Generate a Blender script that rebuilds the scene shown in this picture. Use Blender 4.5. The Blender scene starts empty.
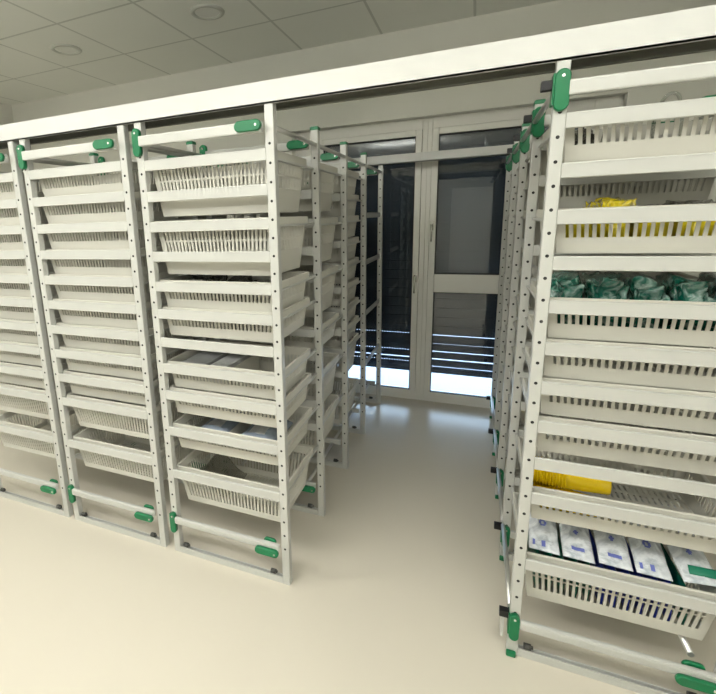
import bpy, bmesh, math, random
from mathutils import Vector, Matrix, noise
random.seed(7)
S = bpy.context.scene
C = S.collection
# ---------------------------------------------------------------- camera
cam = bpy.data.cameras.new('camera'); camo = bpy.data.objects.new('camera', cam); C.objects.link(camo); S.camera = camo
camo.location = (0.7077, -1.632, 1.6794)
camo.rotation_mode = 'XYZ'; camo.rotation_euler = (1.3602, 0.0353, 0.4017)
cam.sensor_fit = 'HORIZONTAL'; cam.sensor_width = 36.0
cam.lens = 447.43 * 36.0 / 716.0
cam.shift_x = (358 - 280.22) / 716.0; cam.shift_y = (313.92 - 347) / 716.0
cam.clip_start = 0.02
# ---------------------------------------------------------------- light
w = bpy.data.worlds.new('sky'); S.world = w; w.use_nodes = True
bgn = w.node_tree.nodes['Background']; bgn.inputs[0].default_value = (0.62, 0.80, 1.0, 1); bgn.inputs[1].default_value = 5.5
def area(name, loc, size, power, col=(1, 0.93, 0.80), rot=(0, 0, 0)):
    l = bpy.data.lights.new(name, 'AREA'); l.shape = 'RECTANGLE'; l.size = size[0]; l.size_y = size[1]; l.energy = power; l.color = col
    o = bpy.data.objects.new(name, l); C.objects.link(o); o.location = loc; o.rotation_euler = rot
    return o
LC = (1, 0.985, 0.95)
for lx, ly, dn, up in ((-2.9, -1.7, 20, 44), (-0.7, -1.7, 24, 40), (1.3, -1.7, 12, 34), (-0.7, -3.3, 9, 24)):  # invented lamps out of view; the upward ones lift ceiling and wall brightness
    area('added_down_fill', (lx, ly, 2.60), (1.3, 0.30), dn, LC)
    area('added_up_fill', (lx, ly, 2.68), (1.3, 0.30), up, LC, (math.pi, 0, 0))
VS = S.view_settings; VS.view_transform = 'Standard'; VS.look = 'None'; VS.gamma = 1.0; VS.use_curve_mapping = False; VS.exposure = 0.34
S.cycles.max_bounces = 8; S.cycles.transparent_max_bounces = 16; S.cycles.sample_clamp_indirect = 6

# ---------------------------------------------------------------- materials
def mat(name, col, rough=0.5, metal=0.0, spec=0.5, noise_amt=0.0, noise_scale=20, bump=0.0, bump_scale=60, coat=0.0):
    m = bpy.data.materials.new(name); m.use_nodes = True
    nt = m.node_tree; b = nt.nodes['Principled BSDF']
    b.inputs['Roughness'].default_value = rough; b.inputs['Metallic'].default_value = metal
    b.inputs['Specular IOR Level'].default_value = spec; b.inputs['Coat Weight'].default_value = coat
    tc = nt.nodes.new('ShaderNodeTexCoord')
    n = nt.nodes.new('ShaderNodeTexNoise'); n.inputs['Scale'].default_value = noise_scale; n.inputs['Detail'].default_value = 4
    nt.links.new(tc.outputs['Object'], n.inputs['Vector'])
    r = nt.nodes.new('ShaderNodeMapRange'); r.inputs['To Min'].default_value = 1 - noise_amt; r.inputs['To Max'].default_value = 1 + noise_amt
    nt.links.new(n.outputs['Fac'], r.inputs['Value'])
    mx = nt.nodes.new('ShaderNodeVectorMath'); mx.operation = 'SCALE'; mx.inputs[0].default_value = col[:3]
    nt.links.new(r.outputs[0], mx.inputs['Scale']); nt.links.new(mx.outputs[0], b.inputs['Base Color'])
    if bump:
        n2 = nt.nodes.new('ShaderNodeTexNoise'); n2.inputs['Scale'].default_value = bump_scale; n2.inputs['Detail'].default_value = 5
        nt.links.new(tc.outputs['Object'], n2.inputs['Vector'])
        bp = nt.nodes.new('ShaderNodeBump'); bp.inputs['Strength'].default_value = bump; bp.inputs['Distance'].default_value = 0.01
        nt.links.new(n2.outputs['Fac'], bp.inputs['Height']); nt.links.new(bp.outputs[0], b.inputs['Normal'])
    return m
M = {}
M['frame'] = mat('powder_coated_white', (0.52, 0.525, 0.50), 0.36, metal=0.15, noise_amt=0.02)
M['beam'] = mat('white_beam_paint', (0.62, 0.625, 0.61), 0.4, noise_amt=0.015, noise_scale=5)
M['beam_shade'] = mat('shaded_beam_inside', (0.20, 0.20, 0.17), 0.5, metal=0.3)  # inside of the beam channel: its shade is put into the darker colour
M['alu'] = mat('satin_aluminium', (0.62, 0.62, 0.6), 0.33, metal=0.75, noise_amt=0.03)
M['hole'] = mat('dark_hole', (0.02, 0.02, 0.02), 0.9)
M['green'] = mat('green_plastic', (0.0, 0.155, 0.055), 0.35, noise_amt=0.03)
M['black'] = mat('black_rubber', (0.006, 0.006, 0.008), 0.45)
M['screw'] = mat('screw_steel', (0.8, 0.8, 0.76), 0.25, metal=0.9)
M['hub'] = mat('grey_hub', (0.05, 0.05, 0.045), 0.5)
M['basket'] = mat('ivory_basket_plastic', (0.56, 0.55, 0.49), 0.42, noise_amt=0.02, noise_scale=8)
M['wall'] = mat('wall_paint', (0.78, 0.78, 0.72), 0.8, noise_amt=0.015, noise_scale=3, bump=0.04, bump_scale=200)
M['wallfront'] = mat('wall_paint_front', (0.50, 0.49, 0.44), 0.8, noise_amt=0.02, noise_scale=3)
M['pvc'] = mat('window_frame_plastic', (0.80, 0.79, 0.74), 0.35, noise_amt=0.01)
M['seal'] = mat('window_seal', (0.02, 0.022, 0.025), 0.6)
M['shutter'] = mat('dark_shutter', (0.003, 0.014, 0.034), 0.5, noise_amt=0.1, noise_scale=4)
M['patio'] = mat('pale_patio', (0.40, 0.43, 0.48), 0.7, noise_amt=0.06, noise_scale=3)
M['yellow'] = mat('yellow_plastic', (0.88, 0.62, 0.004), 0.22, noise_amt=0.03, coat=0.3)
M['yellowbag'] = mat('yellow_plastic_piece', (0.80, 0.66, 0.02), 0.3, noise_amt=0.2, noise_scale=30)
M['print'] = mat('blue_print', (0.13, 0.16, 0.48), 0.35, noise_amt=0.25, noise_scale=60)
M['blue'] = mat('blue_label', (0.015, 0.04, 0.36), 0.35, noise_amt=0.1, bump=0.2)
M['greenlabel'] = mat('green_label', (0.0, 0.16, 0.09), 0.35, noise_amt=0.1, bump=0.2)
M['paper'] = mat('printed_paper', (0.55, 0.56, 0.56), 0.5, noise_amt=0.2, noise_scale=30, bump=0.2)
M['greybox'] = mat('grey_card', (0.33, 0.34, 0.34), 0.5, noise_amt=0.12, noise_scale=10)
M['bluefilm'] = mat('bluish_wrapped_film', (0.32, 0.38, 0.46), 0.18, noise_amt=0.3, noise_scale=18, bump=0.5, bump_scale=24, coat=0.5)
def mottled(name, c1, c2, scale, rough, lo=0.42, hi=0.6):
    m = bpy.data.materials.new(name); m.use_nodes = True; nt = m.node_tree; b = nt.nodes['Principled BSDF']
    b.inputs['Roughness'].default_value = rough; b.inputs['Coat Weight'].default_value = 0.7; b.inputs['Coat Roughness'].default_value = 0.1
    tc = nt.nodes.new('ShaderNodeTexCoord'); n = nt.nodes.new('ShaderNodeTexNoise'); n.inputs['Scale'].default_value = scale
    n.inputs['Detail'].default_value = 5; n.inputs['Distortion'].default_value = 1.4
    nt.links.new(tc.outputs['Object'], n.inputs['Vector'])
    cr = nt.nodes.new('ShaderNodeValToRGB'); cr.color_ramp.elements[0].position = lo; cr.color_ramp.elements[1].position = hi
    cr.color_ramp.elements[0].color = (*c1, 1); cr.color_ramp.elements[1].color = (*c2, 1)
    nt.links.new(n.outputs['Fac'], cr.inputs[0]); nt.links.new(cr.outputs[0], b.inputs['Base Color'])
    bp = nt.nodes.new('ShaderNodeBump'); bp.inputs['Strength'].default_value = 0.7; bp.inputs['Distance'].default_value = 0.02
    nt.links.new(n.outputs['Fac'], bp.inputs['Height']); nt.links.new(bp.outputs[0], b.inputs['Normal'])
    return m
M['pack'] = mottled('white_wrapped_film', (0.40, 0.45, 0.50), (0.78, 0.81, 0.84), 11, 0.22, 0.30, 0.60)
M['greenbag'] = mottled('green_in_clear_film', (0.0, 0.10, 0.065), (0.30, 0.42, 0.38), 22, 0.2, 0.48, 0.72)
M['yellowmix'] = mottled('yellow_parts_in_clear_film', (0.82, 0.66, 0.01), (0.33, 0.33, 0.28), 14, 0.18, 0.52, 0.64)
M['clearbag'] = mottled('clear_film_over_parts', (0.06, 0.06, 0.05), (0.50, 0.49, 0.42), 26, 0.2, 0.45, 0.8)
def clear(name, tint, fac):
    m = bpy.data.materials.new(name); m.use_nodes = True; nt = m.node_tree; nt.nodes.clear()
    o = nt.nodes.new('ShaderNodeOutputMaterial'); mx = nt.nodes.new('ShaderNodeMixShader')
    t = nt.nodes.new('ShaderNodeBsdfTransparent'); t.inputs[0].default_value = (*tint, 1)
    g = nt.nodes.new('ShaderNodeBsdfGlossy'); g.inputs['Roughness'].default_value = 0.0 if fac is None else 0.12
    if fac is None:
        f = nt.nodes.new('ShaderNodeFresnel'); f.inputs[0].default_value = 1.5
        mu = nt.nodes.new('ShaderNodeMath'); mu.operation = 'MULTIPLY_ADD'; mu.inputs[1].default_value = 1.3; mu.inputs[2].default_value = 0.0
        nt.links.new(f.outputs[0], mu.inputs[0]); nt.links.new(mu.outputs[0], mx.inputs[0])
    else: mx.inputs[0].default_value = fac
    nt.links.new(t.outputs[0], mx.inputs[1]); nt.links.new(g.outputs[0], mx.inputs[2]); nt.links.new(mx.outputs[0], o.inputs[0])
    return m
M['glass'] = clear('window_glass', (0.93, 0.97, 1.0), None)
M['film2'] = clear('milky_plastic', (0.80, 0.80, 0.76), 0.30)
M['film'] = clear('clear_plastic', (0.86, 0.88, 0.86), 0.25)
# floor: cream sheet vinyl, slight cloudiness and gloss
M['floor'] = mat('cream_vinyl_floor', (0.60, 0.56, 0.475), 0.25, noise_amt=0.02, noise_scale=1.5, bump=0.02, bump_scale=150)
# ceiling: square mineral tiles in a thin grid
def ceiling_mat():
    m = mat('ceiling_tiles', (0.84, 0.85, 0.79), 0.85, noise_amt=0.02, noise_scale=2)
    nt = m.node_tree; b = nt.nodes['Principled BSDF']; src = b.inputs['Base Color'].links[0].from_socket
    tc = nt.nodes.new('ShaderNodeTexCoord'); sp = nt.nodes.new('ShaderNodeSeparateXYZ'); nt.links.new(tc.outputs['Object'], sp.inputs[0])
    outs = []
    for ax, off in ((0, -0.04), (1, 1.0)):
        a = nt.nodes.new('ShaderNodeMath'); a.operation = 'SUBTRACT'; a.inputs[1].default_value = off - 0.675 * 40; nt.links.new(sp.outputs[ax], a.inputs[0])
        d = nt.nodes.new('ShaderNodeMath'); d.operation = 'MODULO'; d.inputs[1].default_value = 0.675; nt.links.new(a.outputs[0], d.inputs[0])
        e = nt.nodes.new('ShaderNodeMath'); e.operation = 'SUBTRACT'; e.inputs[1].default_value = 0.3375; nt.links.new(d.outputs[0], e.inputs[0])
        f = nt.nodes.new('ShaderNodeMath'); f.operation = 'ABSOLUTE'; nt.links.new(e.outputs[0], f.inputs[0])
        g = nt.nodes.new('ShaderNodeMath'); g.operation = 'GREATER_THAN'; g.inputs[1].default_value = 0.3375 - 0.009; nt.links.new(f.outputs[0], g.inputs[0])
        outs.append(g.outputs[0])
    mxx = nt.nodes.new('ShaderNodeMath'); mxx.operation = 'MAXIMUM'; nt.links.new(outs[0], mxx.inputs[0]); nt.links.new(outs[1], mxx.inputs[1])
    mc = nt.nodes.new('ShaderNodeMixRGB'); mc.inputs[2].default_value = (0.60, 0.61, 0.56, 1)
    nt.links.new(mxx.outputs[0], mc.inputs[0]); nt.links.new(src, mc.inputs[1]); nt.links.new(mc.outputs[0], b.inputs['Base Color'])
    return m
M['ceiling'] = ceiling_mat()

# ---------------------------------------------------------------- mesh helpers
def box(bm, x0, x1, y0, y1, z0, z1, mi=0):
    vs = [bm.verts.new((x, y, z)) for z in (z0, z1) for y in (y0, y1) for x in (x0, x1)]
    for f in ((0, 2, 3, 1), (4, 5, 7, 6), (0, 1, 5, 4), (2, 6, 7, 3), (0, 4, 6, 2), (1, 3, 7, 5)):
        fc = bm.faces.new([vs[i] for i in f]); fc.material_index = mi
def cyl(bm, a, b, r, seg=16, mi=0, r2=None):
    a = Vector(a); b = Vector(b); r2 = r if r2 is None else r2
    d = (b - a).normalized(); u = d.orthogonal().normalized(); v = d.cross(u)
    A = [bm.verts.new(a + (u * math.cos(t) + v * math.sin(t)) * r) for t in [2 * math.pi * i / seg for i in range(seg)]]
    B = [bm.verts.new(b + (u * math.cos(t) + v * math.sin(t)) * r2) for t in [2 * math.pi * i / seg for i in range(seg)]]
    for i in range(seg):
        f = bm.faces.new((A[i], A[(i + 1) % seg], B[(i + 1) % seg], B[i])); f.material_index = mi; f.smooth = True
    bm.faces.new(list(reversed(A))).material_index = mi; bm.faces.new(B).material_index = mi
def capsule(bm, c, L, Wd, y0, y1, horizontal, mi=0, seg=10):
    """stadium plate in the x-z plane, extruded in y"""
    pts = []
    h = L / 2 - Wd / 2
    for s, a0 in ((1, -math.pi / 2), (-1, math.pi / 2)):
        for i in range(seg + 1):
            a = a0 + math.pi * i / seg
            pts.append((s * h + Wd / 2 * math.cos(a), Wd / 2 * math.sin(a)))
    if not horizontal: pts = [(-q, p) for p, q in pts]
    e = 0.004
    rings = []
    for y, sc in ((y1, 1), (y0 + e, 1), (y0, 0.86)):
        rings.append([bm.verts.new((c[0] + p * (sc if not horizontal else 1 - (1 - sc) * Wd / L), y, c[1] + q * (sc if horizontal else 1 - (1 - sc) * Wd / L))) for p, q in pts])
    n = len(pts)
    for a, b in zip(rings, rings[1:]):
        for i in range(n):
            f = bm.faces.new((a[i], a[(i + 1) % n], b[(i + 1) % n], b[i])); f.material_index = mi; f.smooth = True
    bm.faces.new(rings[-1]).material_index = mi; bm.faces.new(list(reversed(rings[0]))).material_index = mi
def fin(bm, name, mats, bevel=0.0, solid=0.0, smooth=False):
    bmesh.ops.recalc_face_normals(bm, faces=bm.faces)
    me = bpy.data.meshes.new(name)
    if bevel:
        es = [e for e in bm.edges if len(e.link_faces) == 2 and e.calc_face_angle(0) > 0.9]
        bmesh.ops.bevel(bm, geom=es, offset=bevel, segments=2, affect='EDGES', profile=0.6)
    bm.to_mesh(me); bm.free()
    for m in (mats if isinstance(mats, (list, tuple)) else [mats]): me.materials.append(m)
    if smooth:
        for p in me.polygons: p.use_smooth = True
    return me
def put(name, me, parent=None, loc=(0, 0, 0), rot=None):
    o = bpy.data.objects.new(name, me); C.objects.link(o); o.parent = parent; o.location = loc
    if rot: o.rotation_euler = rot
    return o
def tag(o, label=None, cat=None, group=None, kind=None):
    if label: o['label'] = label
    if cat: o['category'] = cat
    if group: o['group'] = group
    if kind: o['kind'] = kind
    return o
def B(): return bmesh.new()
def struct(name, boxes, m, bevel=0.0, parent=None):
    bm = B()
    for b in boxes: box(bm, *b)
    o = put(name, fin(bm, name, m, bevel), parent)
    if parent is None: o['kind'] = 'structure'
    return o

# ---------------------------------------------------------------- room
XW, XE, YF, YB, ZC, YG = -4.31, 2.7, -4.4, 2.31, 3.073, 2.395
struct('floor', [(XW - 0.1, XE + 0.1, YF - 0.1, 2.6, -0.1, 0)], M['floor'])
struct('ceiling', [(XW - 0.1, XE + 0.1, YF - 0.1, 2.6, ZC, ZC + 0.1)], M['ceiling'])
struct('wall_left', [(XW - 0.1, XW, YF, 2.6, 0, ZC)], M['wall'])
struct('wall_right', [(XE, XE + 0.1, YF, 2.6, 0, ZC)], M['wall'])
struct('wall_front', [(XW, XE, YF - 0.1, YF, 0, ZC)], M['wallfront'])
struct('wall_back', [(XW, -0.83, YB, 2.6, 0, ZC), (1.62, XE, YB, 2.6, 0, ZC), (-0.83, 1.62, YB, 2.6, 2.43, ZC)], M['wall'])
struct('ground_outside', [(-14, 14, 2.6, 40, -0.12, -0.02)], M['patio'])
# door behind the camera, met only as a reflection in the glass
d = struct('door_1', [(0.30, 1.25, YF, YF + 0.04, 0.0, 2.1)], mat('door_paint', (0.8, 0.8, 0.76), 0.4), 0.004)
struct('door_frame', [(0.22, 0.30, YF, YF + 0.06, 0, 2.18), (1.25, 1.33, YF, YF + 0.06, 0, 2.18), (0.30, 1.25, YF, YF + 0.06, 2.1, 2.18)], M['pvc'], 0.004, parent=d)
def window(name, x0, x1, sash_x0, sash_x1, panes, mids, handle):
    """sash_x: inner glass limits; panes: list of (z0,z1)"""
    bm = B()
    z1 = 2.43
    y0 = YG
    box(bm, x0, sash_x0 - 0.052, y0, y0 + 0.07, 0, z1); box(bm, sash_x1 + 0.052, x1, y0, y0 + 0.07, 0, z1)
    box(bm, sash_x0 - 0.052, sash_x1 + 0.052, y0, y0 + 0.07, 2.345, z1); box(bm, sash_x0 - 0.052, sash_x1 + 0.052, y0, y0 + 0.07, 0, 0.045)
    o = put(name, fin(bm, name, M['pvc'], 0.004)); o['kind'] = 'structure'
    bm = B(); ys, ye = y0 - 0.016, y0 + 0.062
    a, b = sash_x0, sash_x1
    box(bm, a - 0.05, a, ys, ye, 0.047, 2.343); box(bm, b, b + 0.05, ys, ye, 0.047, 2.343)
    box(bm, a, b, ys, ye, 2.295, 2.343); box(bm, a, b, ys, ye, 0.047, 0.095)
    for m0, m1 in mids:
        box(bm, a, b, ys + 0.004, ye, m0, m1)
    put('sash', fin(bm, 'sash', M['pvc'], 0.005), o)
    for z0, zt in panes:
        g = put('glass_pane', fin_box(a, b, y0 + 0.022, y0 + 0.026, z0, zt, M['glass']), o)
        bm = B(); t = 0.006
        for q in ((a, a + t, z0, zt), (b - t, b, z0, zt), (a, b, z0, z0 + t), (a, b, zt - t, zt)): box(bm, q[0], q[1], y0 - 0.008, y0 + 0.02, q[2], q[3])
        put('seal', fin(bm, 'seal', M['seal']), g)
    hx, hz, dirn = handle
    bm = B(); box(bm, hx - 0.013, hx + 0.013, ys - 0.008, ys, hz - 0.035, hz + 0.035)
    h = put('window_handle', fin(bm, 'window_handle', M['screw'], 0.003), o)
    bm = B(); cyl(bm, (hx, ys - 0.008, hz + 0.01), (hx, ys - 0.045, hz + 0.01), 0.009); cyl(bm, (hx, ys - 0.045, hz + 0.02), (hx, ys - 0.05, hz + 0.125 * dirn), 0.0085, r2=0.007)
    put('lever', fin(bm, 'lever', M['screw']), h)
    return o
def fin_box(x0, x1, y0, y1, z0, z1, m, bevel=0.0):
    bm = B(); box(bm, x0, x1, y0, y1, z0, z1); return fin(bm, 'part', m, bevel)
window('window_1', -0.83, 0.325, -0.56, 0.232, [(0.095, 2.295)], [], (0.257, 1.13, -1))
window('window_2', 0.325, 1.62, 0.412, 1.40, [(0.095, 1.01), (1.166, 2.295)], [(1.01, 1.166)], (0.381, 1.57, -1))
# roller shutters outside, let down to knee height; the lowest joints stand open
def shutter(x0, x1, gaps, dotted, label):
    bm = B(); y0, y1 = 2.5, 2.512
    zb = 0.255; edges = sorted(gaps)
    z = zb
    for gz, gh in edges:
        box(bm, x0, x1, y0, y1, z, gz - gh / 2); z = gz + gh / 2
    zt = 2.44
    n = 22
    step = (zt - z) / n
    for i in range(n): box(bm, x0, x1, y0 + 0.002, y1, z + i * step, z + (i + 1) * step); box(bm, x0, x1, y0 - 0.004, y0 + 0.002, z + i * step + 0.012, z + (i + 1) * step - 0.003)
    for gz, gh in edges:
        if gz in dotted:
            x = x0
            while x < x1:
                box(bm, x, x + 0.012, y0 + 0.001, y1 - 0.001, gz - gh / 2, gz + gh / 2); x += 0.024
    box(bm, x0, x1, y0 - 0.006, y1 + 0.004, zb - 0.012, zb + 0.012)
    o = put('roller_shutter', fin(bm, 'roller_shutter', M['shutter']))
    rb = []
    bm = B(); box(bm, x0 - 0.04, x0, y0 - 0.02, y1 + 0.02, 0, 2.44); box(bm, x1, x1 + 0.04, y0 - 0.02, y1 + 0.02, 0, 2.44)
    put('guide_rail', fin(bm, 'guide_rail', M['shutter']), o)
    tag(o, label, 'shutter')
shutter(-0.78, 0.30, [(0.336, 0.008), (0.376, 0.010), (0.445, 0.008), (0.605, 0.006)], (0.336, 0.445, 0.605), 'dark roller shutter with dotted light slits behind the narrow left window')
shutter(0.345, 1.58, [(0.304, 0.007), (0.375, 0.011), (0.447, 0.008), (0.52, 0.004), (0.60, 0.006)], (), 'dark roller shutter with long open light slits behind the two-pane right window')

# ---------------------------------------------------------------- overhead guide beams
def beam_front():
    bm = B(); x0, x1 = XW, XE
    box(bm, x0, x1, -0.004, 0.002, 2.098, 2.158)          # front flange
    box(bm, x0, x1, -0.004, 0.012, 2.098, 2.103)          # returned lip
    box(bm, x0, x1, -0.002, 0.120, 2.157, 2.176)
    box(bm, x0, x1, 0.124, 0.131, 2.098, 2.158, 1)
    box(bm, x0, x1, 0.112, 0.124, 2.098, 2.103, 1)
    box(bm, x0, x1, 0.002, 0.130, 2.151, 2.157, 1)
    o = put('guide_beam', fin(bm, 'guide_beam', [M['beam'], M['beam_shade']]))
    tag(o, 'long white overhead beam running above the fronts of all the racks', 'beam')
    for x in (1.20, 1.27):
        bm = B(); cyl(bm, (x, 0.05, 2.152), (x, 0.05, 2.144), 0.007, 8); put('bolt_head', fin(bm, 'bolt', M['screw']), o)
beam_front()
bm = B(); box(bm, XW, XE, 2.192, 2.197, 2.077, 2.122); box(bm, XW, XE, 2.200, 2.228, 2.10, 2.145); box(bm, XW, XE, 2.192, 2.228, 2.077, 2.082)
tag(put('guide_beam', fin(bm, 'rear_beam', M['beam'])), 'thin white overhead beam crossing in front of the windows', 'beam')

# ---------------------------------------------------------------- racks
W, D, PW, PD = 0.65, 0.5247, 0.037, 0.034
def post_mesh(h, holes=True):
    bm = B(); box(bm, 0, PW, 0, PD, 0, h)
    es = [e for e in bm.edges if abs((e.verts[0].co - e.verts[1].co).z) > 0.5]
    bmesh.ops.bevel(bm, geom=es, offset=0.004, segments=3, affect='EDGES', profile=0.5)
    z = 0.19
    while z < 1.97:
        cyl(bm, (PW / 2, 0.0005, z), (PW / 2, -0.0004, z), 0.0055, 10, 1)
        z += 0.0707
    return fin(bm, 'post', [M['frame'], M['hole']])
ME = {}
ME['post_front'] = post_mesh(2.108); ME['post'] = post_mesh(2.085); ME['post_back'] = post_mesh(2.070); ME['post_low'] = post_mesh(2.03)
def rail_mesh():
    bm = B(); L = W - 2 * PW
    box(bm, 0, L, 0.001, 0.012, -0.045, 0)
    for f in list(bm.faces): pass
    bmesh.ops.bevel(bm, geom=[e for e in bm.edges if abs((e.verts[0].co - e.verts[1].co).x) > 0.3], offset=0.003, segments=3, affect='EDGES', profile=0.5)
    box(bm, 0.02, L - 0.02, 0.0, 0.003, -0.0055, -0.0025)   # fine bead under the upper edge
    box(bm, 0, L, 0.0, 0.003, -0.043, -0.040)
    return fin(bm, 'shelf_rail', M['frame'])
ME['rail'] = rail_mesh()
ME['side'] = fin_box(0, 0.014, PD, D, -0.010, 0, M['frame'], 0.002)
ME['sidebar'] = fin_box(0, 0.008, PD, D, -0.038, 0, M['alu'], 0.003)
bm = B(); box(bm, 0, W - 2 * PW, -0.0, 0.022, 0, 0.014); box(bm, 0, W - 2 * PW, 0.0, 0.004, 0.014, 0.034); box(bm, 0, W - 2 * PW, 0.018, 0.022, 0.014, 0.034)
ME['base'] = fin(bm, 'base_rail', M['frame'], 0.0012)
def rod(x, y0, y1, z, r=0.010):
    bm = B(); cyl(bm, (0, y0, 0), (0, y1, 0), r, 14); return fin(bm, 'link_rod', M['alu'])
ME['rod'] = rod(0, 0.0, D - 0.03, 0)
def bar_mesh(hh, dd, x0, x1):
    bm = B(); box(bm, x0, x1, -dd, -0.002, -hh / 2, hh / 2)
    return fin(bm, 'handle_bar', M['frame'], 0.006)
ME['topbar'] = bar_mesh(0.042, 0.024, 0.034, W - PW - 0.004)
bm = B(); box(bm, 0.034, W - PW - 0.004, -0.024, -0.002, -0.018, 0.018); ME['botbar'] = fin(bm, 'push_bar', M['frame'], 0.009)
def hcap(L, Wd):
    bm = B(); capsule(bm, (0, 0), L, Wd, -0.040, -0.025, True)
    cyl(bm, (L / 2 - Wd / 2, -0.039, 0), (L / 2 - Wd / 2, -0.0415, 0), 0.0045, 12, 1)
    return fin(bm, 'grip_cap', [M['green'], M['screw']])
def vcap(L, Wd):
    bm = B(); capsule(bm, (0, 0), L, Wd, -0.020, -0.001, False)
    cyl(bm, (0, -0.019, L / 2 - Wd / 2), (0, -0.0215, L / 2 - Wd / 2), 0.0045, 12, 1)
    box(bm, -Wd / 2 - 0.004, -Wd / 2 + 0.004, -0.012, 0.030, -L / 2 + 0.02, L / 2 - 0.01)
    return fin(bm, 'grip_cap', [M['green'], M['screw']])
ME['hcap'] = hcap(0.112, 0.040); ME['vcap'] = vcap(0.115, 0.040); ME['vcapb'] = vcap(0.112, 0.034); ME['hcapb'] = hcap(0.118, 0.036)
bm = B(); box(bm, -0.002, PW + 0.002, -0.002, PD + 0.002, 0, 0.014); box(bm, 0.002, PW - 0.002, 0.002, PD - 0.002, 0.014, 0.017)
ME['endcap'] = fin(bm, 'end_cap', M['green'], 0.002)
bm = B(); cyl(bm, (0, 0, 0), (0.024, 0, 0), 0.011, 14); cyl(bm, (0.024, 0, 0), (0.032, 0, 0), 0.006, 10); ME['caster'] = fin(bm, 'foot_roller', M['hub'])
bm = B(); box(bm, -0.034, 0, -0.014, 0.012, -0.014, 0.014); ME['bumper'] = fin(bm, 'bumper', M['black'], 0.003)
bm = B(); box(bm, -0.003, PW - 0.006, -0.016, -0.001, 0.0, 0.022); ME['foot'] = fin(bm, 'foot_cap', M['green'], 0.005)
bm = B(); box(bm, -0.012, -0.001, -0.012, 0.03, 0.0, 0.10); ME['footplate'] = fin(bm, 'foot_plate', M['frame'], 0.003)

def basket_mesh(h, rows, wx=0.600, dy=0.40, taper=0.016, pitch=0.0200, slot=0.0095, floorgrid=True):
    """open slotted basket, rim at z=0 on the outer edge, hanging down to -h; centre at x=0, y=0"""
    bm = B()
    fw = 0.010                                            # flange width
    def corner(z):
        t = taper * (-z / h)
        return wx / 2 - fw - t, dy / 2 - fw - t
    zs = [0.0, -0.016]
    for a, b in rows: zs += [a, b]
    zs += [-h]
    zs = sorted(set(zs), reverse=True)
    T = 0.0022
    def sheet(O, I, present):
        R_, C_ = len(O) - 1, len(O[0]) - 1
        Vo = [[bm.verts.new(p) for p in row] for row in O]; Vi = [[bm.verts.new(p) for p in row] for row in I]
        ok = lambda i, j: 0 <= i < R_ and 0 <= j < C_ and present(i, j)
        for i in range(R_):
            for j in range(C_):
                if not ok(i, j): continue
                bm.faces.new((Vo[i][j], Vo[i][j + 1], Vo[i + 1][j + 1], Vo[i + 1][j]))
                bm.faces.new((Vi[i][j], Vi[i + 1][j], Vi[i + 1][j + 1], Vi[i][j + 1]))
                for di, dj, p, q in ((-1, 0, (i, j), (i, j + 1)), (1, 0, (i + 1, j + 1), (i + 1, j)), (0, -1, (i + 1, j), (i, j)), (0, 1, (i, j + 1), (i + 1, j + 1))):
                    if not ok(i + di, j + dj):
                        bm.faces.new((Vo[p[0]][p[1]], Vi[p[0]][p[1]], Vi[q[0]][q[1]], Vo[q[0]][q[1]]))
    def wall(fn, L):
        n = int((L - 0.03) / pitch); m = (1 - n * pitch / L) / 2
        us = [0.0]
        for i in range(n):
            c = m + (i + 0.5) * pitch / L; us += [c - slot / L / 2, c + slot / L / 2]
        us.append(1.0)
        def present(r_, c_):
            mid = (zs[r_] + zs[r_ + 1]) / 2
            return not (any(b_ < mid < a_ for a_, b_ in rows) and c_ % 2 == 1)
        sheet([[fn(u, z, 0) for u in us] for z in zs], [[fn(u, z, T) for u in us] for z in zs], present)
    wall(lambda u, z, t: ((corner(z)[0] - t) * (2 * u - 1), -corner(z)[1] + t, z), wx)
    wall(lambda u, z, t: (-(corner(z)[0] - t) * (2 * u - 1), corner(z)[1] - t, z), wx)
    wall(lambda u, z, t: (corner(z)[0] - t, (corner(z)[1] - t) * (2 * u - 1), z), dy)
    wall(lambda u, z, t: (-corner(z)[0] + t, -(corner(z)[1] - t) * (2 * u - 1), z), dy)
    a, b = corner(-h); nx = 28; rowsn = 6
    ys = [-b]
    for r_ in range(rowsn): ys += [-b + 2 * b * (r_ + 0.12) / rowsn, -b + 2 * b * (r_ + 0.88) / rowsn]
    ys.append(b)
    xs = [-a]
    for i in range(nx):
        c = -a + 2 * a * (i + 0.5) / nx; xs += [c - 0.004, c + 0.004]
    xs.append(a)
    sheet([[(x, y, -h) for x in xs] for y in ys], [[(x, y, -h + T) for x in xs] for y in ys], lambda i, j: not (i % 2 == 1 and j % 2 == 1))
    # rolled flange: outwards then down
    a, b = corner(0)
    loops = []
    for (ex, ey, z) in ((a, b, 0), (a + fw * 0.5, b + fw * 0.5, 0.003), (wx / 2, dy / 2, 0.0005), (wx / 2, dy / 2, -0.028)):
        L = []
        rr = 0.008
        for sx, sy, a0 in ((1, 1, 0), (-1, 1, 90), (-1, -1, 180), (1, -1, 270)):
            for k in range(4):
                t = math.radians(a0 + 30 * k)
                L.append(bm.verts.new((sx * (ex - rr) + rr * math.cos(t), sy * (ey - rr) + rr * math.sin(t), z)))
        loops.append(L)
    for A, Bq in zip(loops, loops[1:]):
        n = len(A)
        for i in range(n): bm.faces.new((A[i], A[(i + 1) % n], Bq[(i + 1) % n], Bq[i]))
    me = fin(bm, 'storage_basket', M['basket'])
    # give it real wall thickness
    return me
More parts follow.
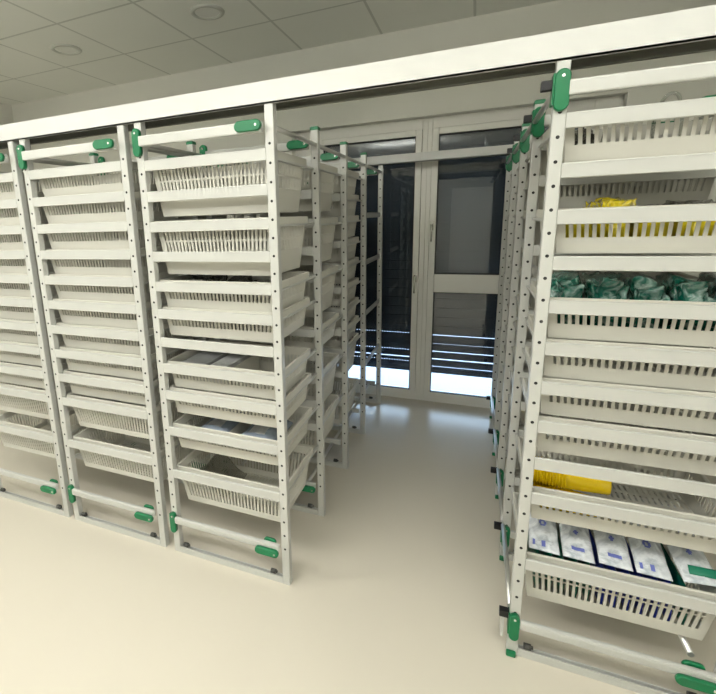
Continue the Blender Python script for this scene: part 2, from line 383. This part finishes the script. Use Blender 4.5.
def solidify(me, t=0.0022):
    """thicken a sheet mesh inwards by t, in mesh code"""
    bm = B(); bm.from_mesh(me)
    bmesh.ops.recalc_face_normals(bm, faces=bm.faces)
    bmesh.ops.solidify(bm, geom=bm.faces[:], thickness=t)
    bm.to_mesh(me); bm.free(); return me
ME['S'] = (basket_mesh(0.135, [(-0.036, -0.088)]))
ME['T'] = (basket_mesh(0.138, [(-0.036, -0.088)], pitch=0.0222, slot=0.0112))
ME['D'] = (basket_mesh(0.238, [(-0.022, -0.084), (-0.092, -0.140)], taper=0.026))
ME['V'] = (basket_mesh(0.205, [(-0.034, -0.172)], taper=0.026, slot=0.0105))
ME['P'] = (basket_mesh(0.212, [(-0.084, -0.102), (-0.109, -0.165)], taper=0.026, pitch=0.0216, slot=0.0115))
ME['Z'] = (basket_mesh(0.195, [(-0.034, -0.165)], taper=0.026))
KIND = {'S': 'shallow', 'T': 'shallow', 'D': 'deep', 'V': 'deep', 'P': 'deep', 'Z': 'deep'}
ORD = ['topmost', 'second from top', 'third from top', 'fourth from top', 'fifth from top', 'sixth from top', 'seventh from top', 'eighth from top', 'ninth from top', 'tenth from top', 'lowest']
BAY = ['front bay', 'second bay', 'third bay', 'rear bay']

def make_rack(x, label, bays, short, y=0.0, vz=2.025, right=False):
    """bays: list of 4 lists of (rail mid z, kind or None)"""
    t = bpy.data.objects.new('storage_rack', None); C.objects.link(t); t.location = (x, y, 0)
    tag(t, label, 'storage rack', 'mobile frame racks')
    nb = len(bays); Y = [k * D for k in range(nb)] + [nb * D + 0.10]
    for k in range(nb + 1):
        y0 = Y[k]
        for side in (0, 1):
            me = ME['post_front'] if k == 0 else (ME['post_back'] if k == nb else ME['post'])
            if not right and side == 0 and 0 < k < nb: me = ME['post_low']
            p = put('post', me, t, (0 if side == 0 else W - PW, y0, 0))
            if k not in (0, nb) and (right or side): put('end_cap', ME['endcap'], p, (0, 0, 2.085))
        # upper handle bar with its two green caps
        b = put('handle_bar', ME['topbar'], t, (0, y0, 2.018))
        tag(put('grip_cap', ME['hcap'], b, (W - 0.092, 0, 0.004)), 'green lying grip cap')
        tag(put('grip_cap', ME['vcap'], b, (PW / 2 - 0.001, 0, -0.003)), 'green upright grip cap')
        zb = 0.158 if right else 0.200
        b = put('push_bar', ME['botbar'], t, (0, y0, zb))
        if right or k < 2: tag(put('grip_cap', ME['hcapb'], b, (W - 0.098, 0, -0.020)), 'green lying grip cap')
        tag(put('grip_cap', ME['vcapb'], b, (PW / 2 - 0.001, 0, -0.022)), 'green upright grip cap')
        if k == 0: put('grip_bracket', ME['brk'], b, (W - 0.098, 0, 0.004))
        put('base_rail', ME['base'], t, (PW, y0, 0))
        for xx in (PW + 0.02, W - PW - 0.062): put('foot_roller', ME['caster'], t, (xx, y0 + 0.011, 0.045))
        put('foot_cap', ME['foot'], t, (0, y0, 0)) if right else None
        if right and k == 0: put('foot_plate', ME['footplate'], t, (-0.014, y0 + 0.02, 0.06))
        if right:
            put('bumper', ME['bumper'], t, (-0.001, y0 + 0.014, 2.035))
            put('bumper', ME['bumper'], t, (-0.001, y0 + 0.014, 0.17))
    for k in range(nb):
        y0 = k * D
        if right or k > 0:
            for xx in ((0.10, W - 0.10) if not right else (0.004, W - 0.10)): put('link_rod', ME['rod'], t, (xx, y0 + PD, 0.185)).scale.y = (Y[k + 1] - Y[k]) / D
        for xx in ((0.006, W - 0.012) if not right else (0.004, W - 0.012)):
            put('link_rod', ME['rod'], t, (xx, y0 + PD, 2.018)).scale.y = (Y[k + 1] - Y[k]) / D
        n = 0
        for z, kind in bays[k]:
            top = z + 0.0225
            if kind == 'bar':
                for xx in (0.014, W - 0.022): put('side_rail', ME['sidebar'], t, (xx, y0, top)).scale.y = 1.19
                continue
            put('shelf_rail', ME['rail'], t, (PW, y0, top))
            if kind:
                for xx in (0.022, W - 0.036): put('side_rail', ME['side'], t, (xx, y0, top - 0.0285))
    for k in range(nb):
        n = 0
        m = sum(1 for z, kd in bays[k] if kd in KIND)
        for z, kind in bays[k]:
            if kind not in KIND: continue
            o = put('storage_basket', ME[kind], None, (x + W / 2, y + k * D + 0.036 + 0.200, z + 0.0225 + 0.0))
            w_ = ORD[n] if n < m - 1 else 'lowest'
            tag(o, 'white %s slotted basket, %s, %s of %s' % (KIND[kind], w_, BAY[k], short), 'basket', 'plastic baskets in the racks')
            n += 1
    return t
bm = B(); capsule(bm, (0, 0), 0.062, 0.034, 0.004, 0.016, True); ME['brk'] = fin(bm, 'grip_bracket', M['green'])
def lv(zs, kinds): return list(zip(zs, kinds))
G = [1.93 - 0.14 * i for i in range(12)]
zL3 = [1.92, 1.79, 1.66, 1.53, 1.395, 1.268, 1.132, 1.005, 0.870, 0.682, 0.450]
L3 = [lv(zL3, ['D', None, 'D', None, 'S', 'S', None, 'S', 'S', 'S', 'V']),
      lv([1.925, 1.79, 1.65, 1.51, 1.37, 1.23, 1.08, 0.95, 0.82, 0.68, 0.545], ['D', None, 'D', None, 'D', None, 'S', None, 'D', None, 'V']),
      lv([1.935, 1.79, 1.655, 1.51, 1.37, 1.225, 1.085, 0.95, 0.82, 0.67, 0.47], ['S', 'S', 'S', 'S', 'S', 'S', 'S', 'S', 'D', None, 'V']),
      lv([1.675, 1.335, 0.95, 0.55], ['bar'] * 4)]
zL2 = [1.93, 1.80, 1.668, 1.539, 1.410, 1.281, 1.148, 1.016, 0.880, 0.742, 0.490]
F11 = lv(zL2, ['S'] * 9 + ['Z', 'Z'])
R0 = lv([1.932, 1.79, 1.652, 1.510, 1.37, 1.23, 1.093, 0.953, 0.815, 0.680, 0.407], ['T', None, 'T', None, 'T', 'T', 'T', 'T', None, 'T', 'P'])
R1 = lv([G[i] for i in range(9)] + [0.67, 0.43], ['S', 'S', 'D', None, 'S', 'S', 'S', 'S', 'S', 'S', 'V'])
G2 = 0.056; G1 = 0.0455
xL3 = -W; xL2 = xL3 - G2 - W; xL1 = xL2 - G1 - W
make_rack(xL3, 'white perforated rack of baskets beside the aisle, third from the left edge', L3, 'aisle-side left rack')
make_rack(xL2, 'white perforated rack of baskets, second from the left, closely between its neighbours', [F11, F11, [], []], 'rack second from left')
make_rack(xL1, 'white perforated rack of baskets cut off by the left picture edge', [F11, F11, [], []], 'leftmost rack')
make_rack(0.905, 'tall white rack at the right of the aisle with yellow and green contents', [R0, R1, R1, R1], 'right-hand rack', right=True)

# ---------------------------------------------------------------- ceiling lights (switched off)
def ring_light(x, y, label):
    t = bpy.data.objects.new('ceiling_light', None); C.objects.link(t); t.location = (x, y, ZC); tag(t, label, 'ceiling light', 'round downlights')
    bm = B(); n = 40
    prof = [(0.084, 0.0), (0.088, -0.010), (0.104, -0.012), (0.116, -0.006), (0.118, 0.0)]
    R_ = [[bm.verts.new((r * math.cos(2 * math.pi * i / n), r * math.sin(2 * math.pi * i / n), z)) for i in range(n)] for r, z in prof]
    for a, b in zip(R_, R_[1:]):
        for i in range(n): bm.faces.new((a[i], a[(i + 1) % n], b[(i + 1) % n], b[i])).smooth = True
    put('trim_ring', fin(bm, 'trim_ring', M['ring']), t)
    bm = B(); cyl(bm, (0, 0, 0), (0, 0, -0.004), 0.085, 40); put('diffuser', fin(bm, 'diffuser', M['diff']), t)
M['ring'] = mat('light_trim', (0.56, 0.57, 0.52), 0.5); M['diff'] = mat('light_diffuser', (0.80, 0.81, 0.76), 0.5)
ring_light(-1.04, 1.335, 'round recessed ceiling light nearest the top middle of the photo')
ring_light(-2.39, 1.37, 'round recessed ceiling light at upper left, above the leftmost racks')
ring_light(-2.42, 0.68, 'round recessed ceiling light clipped by the left edge of the photo')

# ---------------------------------------------------------------- things in the baskets
def pouch(L, Wd, T, seed, mats, marks=None, nx=24, ny=44, crumple=0.006):
    """flat pillow-shaped packet lying in x-y, centre at origin; sealed ends"""
    bm = B(); rnd = Vector((seed * 3.1, seed * 1.7, 0))
    top, bot = [], []
    for j in range(ny + 1):
        v = j / ny * 2 - 1
        for i in range(nx + 1):
            u = i / nx * 2 - 1
            f = max(0.0, (1 - abs(u) ** 2.6)) ** 0.5 * max(0.0, (1 - abs(v) ** 5)) ** 0.5
            nz = noise.noise(Vector((u * 2.2, v * 3.2, seed)) + rnd) * crumple + noise.noise(Vector((u * 6, v * 8, seed)) + rnd) * crumple * 0.6
            e = 1 + 0.03 * noise.noise(Vector((v * 4, seed, 0)))
            x = u * Wd / 2 * e; y = v * L / 2
            top.append(bm.verts.new((x, y, f * (T / 2 + nz) + 0.0004))); bot.append(bm.verts.new((x, y, -f * (T / 2 - nz * 0.3) - 0.0004)))
    w1 = nx + 1
    for j in range(ny):
        for i in range(nx):
            a = j * w1 + i
            f = bm.faces.new((top[a], top[a + 1], top[a + w1 + 1], top[a + w1])); f.smooth = True
            u = (i + 0.5) / nx; v = (j + 0.5) / ny
            if marks and marks(u, v): f.material_index = 1
            g = bm.faces.new((bot[a], bot[a + w1], bot[a + w1 + 1], bot[a + 1])); g.smooth = True
            if marks and marks(u, v) and v < 0.05: g.material_index = 1
    for j in range(ny):
        for i0 in (0, nx):
            a = j * w1 + i0; bm.faces.new((top[a], top[a + w1], bot[a + w1], bot[a]))
    for i in range(nx):
        for j0 in (0, ny):
            a = j0 * w1 + i; bm.faces.new((top[a], bot[a], bot[a + 1], top[a + 1]))
    return fin(bm, 'packet', mats)
def marksA(u, v):
    r = math.hypot((u - .5) * 0.12, (v - .36) * 0.30)
    return (0.006 < r < 0.015) or (0.66 < v < 0.73 and u < .75) or (0.05 < v < 0.12 and (0.12 < u < 0.22 or 0.40 < u < .56)) or (0.54 < v < 0.58 and 0.4 < u < .6)
def marksB(u, v):
    r = math.hypot((u - .5) * 0.12, (v - .33) * 0.30)
    return (r < 0.010) or (0.55 < v < 0.66 and 0.45 < u < .66) or (0.10 < v < 0.13 and 0.3 < u < .7)
RX = 0.905
# right rack, lowest basket: five white wrapped packs on top of green and blue ones
zt = 0.4295
top_packs = [(0.095, 0.455, -0.10, 'white wrapped pack with blue band, at the left end of the lowest right basket', marksA),
             (0.200, 0.452, -0.06, 'white wrapped pack with blue print, second from left in the lowest right basket', marksB),
             (0.310, 0.456, -0.10, 'white wrapped pack with small blue mark, middle of the lowest right basket', marksB),
             (0.415, 0.452, -0.06, 'white wrapped pack with faint blue lines, fourth from left in lowest right basket', marksA)]
for i, (dx, z, rz, lab, mk) in enumerate(top_packs):
    o = put('wrapped_pack', pouch(0.335, 0.100, 0.024, 3 + i, [M['pack'], M['print']], mk), None, (RX + 0.012 + dx * 1.03, 0.230, z + 0.018), (math.radians(15), math.radians(2), rz * 0.3))
    tag(o, lab, 'packet', 'wrapped packs in the lowest right basket')
o = put('wrapped_pack', pouch(0.335, 0.102, 0.026, 11, [M['pack'], M['print']], marksB), None, (RX + 0.022 + 0.530, 0.230, 0.479), (math.radians(14), math.radians(-4), 0.05))
tag(o, 'plump white wrapped pack with a green corner label, right end of the lowest basket', 'packet', 'wrapped packs in the lowest right basket')
put('corner_label', pouch(0.030, 0.075, 0.004, 5, [M['greenlabel']], nx=8, ny=6, crumple=0.001), o, (0.010, -0.132, 0.0165), (math.radians(20), 0, -0.1))
under = [('green', 0.085), ('green', 0.125), ('green', 0.165), ('green', 0.210), ('green', 0.248), ('blue', 0.292), ('blue', 0.330), ('blue', 0.370), ('blue', 0.410), ('blue', 0.452), ('blue', 0.490), ('green', 0.532)]
ordw = ['first', 'second', 'third', 'fourth', 'fifth', 'sixth', 'seventh']
cnt = {'green': 0, 'blue': 0}
for i, (c, dx) in enumerate(under):
    me = pouch(0.31, 0.148, 0.028, 20 + i, [M['greenlabel'] if c == 'green' else M['blue']], nx=10, ny=14, crumple=0.003)
    o = put('wrapped_pack', me, None, (RX + 0.010 + dx, 0.236, 0.3050), (0, math.radians(90), 0))
    if c == 'green' and dx > 0.5: lab = 'dark green pack on edge, seen through the right end slots of the lowest right basket'
    else: lab = '%s pack standing on edge behind basket slots, %s %s one from the left' % (c, ordw[cnt[c]], c)
    cnt[c] += 1
    tag(o, lab, 'packet', '%s packs standing in the lowest right basket' % c)

# right rack, tenth level: nested yellow cups lying on their side
def cup_mesh():
    bm = B(); n = 28
    prof = [(0.0480, -0.001), (0.0495, 0.001), (0.0480, 0.003), (0.0450, 0.004), (0.0439, 0.016), (0.0398, 0.070), (0.0350, 0.130), (0.0320, 0.135), (0.0, 0.135)]
    inner = [(0.0, 0.1345), (0.0316, 0.1345), (0.0345, 0.1297), (0.0393, 0.070), (0.0444, 0.004), (0.0480, -0.001)]
    def ring(r, x): return [bm.verts.new((x, r * math.cos(2 * math.pi * i / n), r * math.sin(2 * math.pi * i / n))) for i in range(n)]
    for pr in (prof, inner):
        rs = [ring(max(r, 0.0005), x) for r, x in pr]
        for a, b in zip(rs, rs[1:]):
            for i in range(n): bm.faces.new((a[i], a[(i + 1) % n], b[(i + 1) % n], b[i])).smooth = True
    bmesh.ops.remove_doubles(bm, verts=bm.verts, dist=0.0003)
    return fin(bm, 'cup', M['yellow'])
cup = cup_mesh()
N = 11
for i in range(N):
    a = i * 0.0098; x = RX + 0.056 + a * math.cos(-.12)
    o = put('plastic_cup', cup, None, (x, 0.134 + a * math.sin(-.12), 0.7225), (0, 0, -0.12))
    if i == 0: lab = 'yellow plastic cup with the leftmost rim of the nested upper stack'
    elif i == N - 1: lab = 'yellow plastic cup whose whole smooth body shows at the right of the nested stack'
    else: lab = 'yellow plastic cup nested in the middle of the lying stack, only its rim showing'
    tag(o, lab, 'cup', 'nested yellow cups')
for i in range(8):
    o = put('plastic_cup', cup, None, (RX + 0.060 + i * 0.0098 * math.cos(-.12), 0.138 + i * 0.0098 * math.sin(-.12), 0.6230), (0, 0, -0.12))
    tag(o, 'yellow plastic cup in the lower stack, down inside the basket', 'cup', 'nested yellow cups of the lower stack')

# lumpy film bags
def lump(sx, sy, sz, seed, mats, amp=0.35, mk=None, sub=4):
    bm = B(); bmesh.ops.create_icosphere(bm, subdivisions=sub, radius=1)
    for v in bm.verts:
        p = v.co.copy(); s = Vector((seed * 2.3, seed, seed * .7))
        d = 1 + amp * noise.noise(p * 1.6 + s) + amp * 0.55 * noise.noise(p * 4 + s) + amp * 0.3 * noise.noise(p * 9 + s)
        p = Vector([math.copysign(abs(c) ** 0.42, c) for c in p]); q = p * d
        v.co = Vector((q.x * sx, q.y * sy, max(q.z, -0.75) * sz))
    lo = [min(v.co[i] for v in bm.verts) for i in range(3)]; hi = [max(v.co[i] for v in bm.verts) for i in range(3)]
    for v in bm.verts:
        for i, sz_ in enumerate((sx, sy, sz)): v.co[i] = ((v.co[i] - lo[i]) / (hi[i] - lo[i]) * 2 - 1) * sz_
        v.co.z += sz
    for f in bm.faces:
        f.smooth = True
        if mk and mk(f.calc_center_median()): f.material_index = 1
    return fin(bm, 'film_bag', mats)
gb = [(0.085, 0.14, 0.062, 'crumpled green item in clear film at the left end of the fifth-level right basket'),
      (0.185, 0.15, 0.058, 'crumpled green item in clear film, second from left in the fifth-level right basket'),
      (0.290, 0.15, 0.064, 'crumpled green item in clear film, middle of the fifth-level right basket'),
      (0.395, 0.15, 0.058, 'crumpled green item in clear film, fourth from left in fifth-level right basket'),
      (0.505, 0.15, 0.066, 'crumpled green item in clear film with bright streak, right end of fifth level')]
for i, (dx, y, sz, lab) in enumerate(gb):
    o = put('film_bag', lump(0.0525, 0.155, 0.099, 4.3 + i * 3, [M['greenbag']], 0.3), None, (RX + 0.108 + i * 0.1085, 0.236, 1.3925 - 0.133))
    tag(o, lab, 'bag', 'green items in clear film')
ms = [M['clearbag'], M['yellowbag']]
yb = [(0.10, 0.14, 0.030, lambda c: c.z < 0.12), (0.215, 0.13, 0.046, lambda c: c.x > -0.01), (0.33, 0.17, 0.034, lambda c: c.z < 0.11), (0.45, 0.15, 0.036, lambda c: c.z < 0.12 and c.x < 0.02), (0.54, 0.15, 0.032, lambda c: c.z < 0.08)]
yl = ['clear film bag with dull yellow parts at the left end of the third-level basket', 'clear film bag with bright yellow parts sticking up above the third-level rail', 'clear film bag with few parts, right of the bright yellow one', 'grey clear film bag right of centre in the third-level right basket', 'flat clear film bag at the right end of the third-level right basket']
for i, (dx, y, sz, mk) in enumerate(yb):
    o = put('film_bag', lump(0.0505, 0.150, [0.068, 0.085, 0.070, 0.076, 0.070][i], 9.3 + i * 2.7, [M['yellowmix'] if i == 1 else M['clearbag'], M['yellowbag']], 0.4, (lambda c: c.z < 0.108) if i in (0, 1, 2, 3) else None), None, (RX + 0.108 + i * 0.1085, 0.236, 1.6745 - 0.133))
    tag(o, yl[i], 'bag', 'clear film bags in the third-level right basket')
def tube_obj(name, pts, r, m, label, cat, group=None):
    cu = bpy.data.curves.new(name, 'CURVE'); cu.dimensions = '3D'; cu.bevel_depth = r; cu.bevel_resolution = 4; cu.resolution_u = 10
    s = cu.splines.new('BEZIER'); s.bezier_points.add(len(pts) - 1)
    for p, q in zip(s.bezier_points, pts): p.co = q; p.handle_left_type = p.handle_right_type = 'AUTO'
    tmp = bpy.data.objects.new(name, cu); C.objects.link(tmp)
    dg = bpy.context.evaluated_depsgraph_get(); me = bpy.data.meshes.new_from_object(tmp.evaluated_get(dg)); bpy.data.objects.remove(tmp)
    me.materials.clear(); me.materials.append(m)
    o = put(name, me); tag(o, label, cat, group); return o
zb = 1.955
tube_obj('clear_tube', [(RX + .17, .20, zb - .07), (RX + .19, .18, zb + .01), (RX + .24, .17, zb + .022), (RX + .29, .19, zb + .01), (RX + .31, .22, zb - .07)], 0.004, M['film'], 'thin clear tube arching above the topmost right basket, left arch', 'tube', 'clear tubes')
tube_obj('clear_tube', [(RX + .30, .24, zb - .09), (RX + .31, .20, zb + .02), (RX + .335, .18, zb + .052), (RX + .36, .19, zb + .02), (RX + .38, .22, zb - .08)], 0.005, M['film'], 'clear tube loop standing highest above the topmost right basket', 'tube', 'clear tubes')
o = put('film_bag', lump(0.05, 0.12, 0.052, 31, [M['clearbag']], 0.3), None, (RX + .10, .236, 1.9545 - .127)); tag(o, 'greyish clear film bag lying inside the topmost basket of the right-hand rack', 'bag')

# aisle-side left rack: contents
LX = xL3
def card_box(name, loc, size, rz, m, label, lidm=None):
    bm = B(); box(bm, -size[0] / 2, size[0] / 2, -size[1] / 2, size[1] / 2, 0, size[2])
    o = put(name, fin(bm, name, m, 0.003), None, loc, (0, 0, rz)); tag(o, label, 'box', 'flat boxes in the left rack beside the aisle')
    bm = B(); box(bm, -size[0] / 2 + .015, size[0] / 2 - .015, -size[1] / 2 + .02, size[1] / 2 - .06, 0, 0.0012)
    put('box_label', fin(bm, 'box_label', lidm or M['paper']), o, (0, 0, size[2] + 0.0003)); return o
z8 = 1.0275 - 0.135
card_box('flat_box', (LX + .138, .236, z8 + 0.005), (.14, .30, .112), 0.02, M['greybox'], 'dark flat box at the left of the basket below the seventh rail', M['greybox'])
card_box('flat_box', (LX + .270, .236, z8 + 0.005), (.095, .30, .104), -0.03, M['paper'], 'pale flat box beside the dark one in the eighth-level basket')
z10 = 0.7045 - 0.135
for dx, w_, lab in ((0.20, 0.175, 'bluish film-wrapped pack lying left in the tenth-level basket'), (0.44, 0.19, 'bluish film-wrapped pack lying right in the tenth-level basket')):
    o = put('wrapped_pack', pouch(0.30, w_, 0.09, 50 + dx, [M['bluefilm'], M['paper']], lambda u, v: 0.25 < u < .7 and .2 < v < .8, crumple=0.006), None, (LX + dx, .236, z10 + 0.056)); tag(o, lab, 'packet', 'film packs in the left rack beside the aisle')
bm = B(); box(bm, -0.001, 0.001, -0.165, 0.165, 0, 0.10); o = put('basket_divider', fin(bm, 'basket_divider', M['basket']), None, (LX + 0.314, .236, z10 + 0.005)); tag(o, 'thin white divider standing between the two bluish packs', 'divider')
bm = B(); box(bm, -0.001, 0.001, -0.165, 0.165, 0, 0.10); o = put('basket_divider', fin(bm, 'basket_divider', M['basket']), None, (LX + 0.345, .236, z8 + 0.005)); tag(o, 'thin white divider to the right of the pale flat box', 'divider')
# loose sheet leaning in the lowest basket
bm = B(); n = 14
g = [[bm.verts.new((-0.10 + 0.16 * i / n, -0.12 + 0.24 * j / n, 0.12 * (1 - i / n) ** 1.3 + 0.006 * math.sin(j * .9 + i * .5))) for i in range(n + 1)] for j in range(n + 1)]
for j in range(n):
    for i in range(n): bm.faces.new((g[j][i], g[j][i + 1], g[j + 1][i + 1], g[j + 1][i])).smooth = True
me = solidify(fin(bm, 'sheet', M['film2']), 0.0015)
o = put('film_sheet', me, None, (LX + .20, .236, 0.4725 - 0.185)); tag(o, 'curved translucent plastic sheet leaning inside the lowest basket of the left aisle-side rack', 'sheet')
o = put('film_bag', lump(0.085, 0.12, 0.070, 41, [M['clearbag']], 0.35), None, (LX + .17, .236, 1.4175 - .130)); tag(o, 'clear crumpled film bag poking above the fifth rail of the aisle-side rack', 'bag')
o = put('film_bag', lump(0.075, 0.10, 0.066, 43, [M['clearbag']], 0.35), None, (LX + .34, .236, 1.4175 - .130)); tag(o, 'smaller clear film bag right of the crumpled one on the fifth level', 'bag')

for lx, ly, lab in ((-2.9, -1.7, 'long added fill lamp, unseen, nearest the left wall, behind the viewer'), (-0.7, -1.7, 'long added fill lamp, unseen, over the middle of the front floor'), (1.3, -1.7, 'long added fill lamp, unseen, on the right, behind the viewer'), (-0.7, -3.3, 'long added fill lamp, unseen, nearest the front wall')):
    t = bpy.data.objects.new('added_fill_lamp', None); C.objects.link(t); t.location = (lx, ly, 2.64); tag(t, lab, 'lamp', 'added fill lamps')
    put('added_lamp_body', fin_box(-0.70, 0.70, -0.17, 0.17, -0.030, 0.030, M['beam'], 0.006), t)  # made-up housing, added to carry the fill lights behind the camera
    for dx in (-0.5, 0.5):
        bm = B(); cyl(bm, (dx, 0, 0.03), (dx, 0, ZC - 2.64), 0.003, 8); put('added_lamp_wire', fin(bm, 'added_lamp_wire', M['alu']), t)
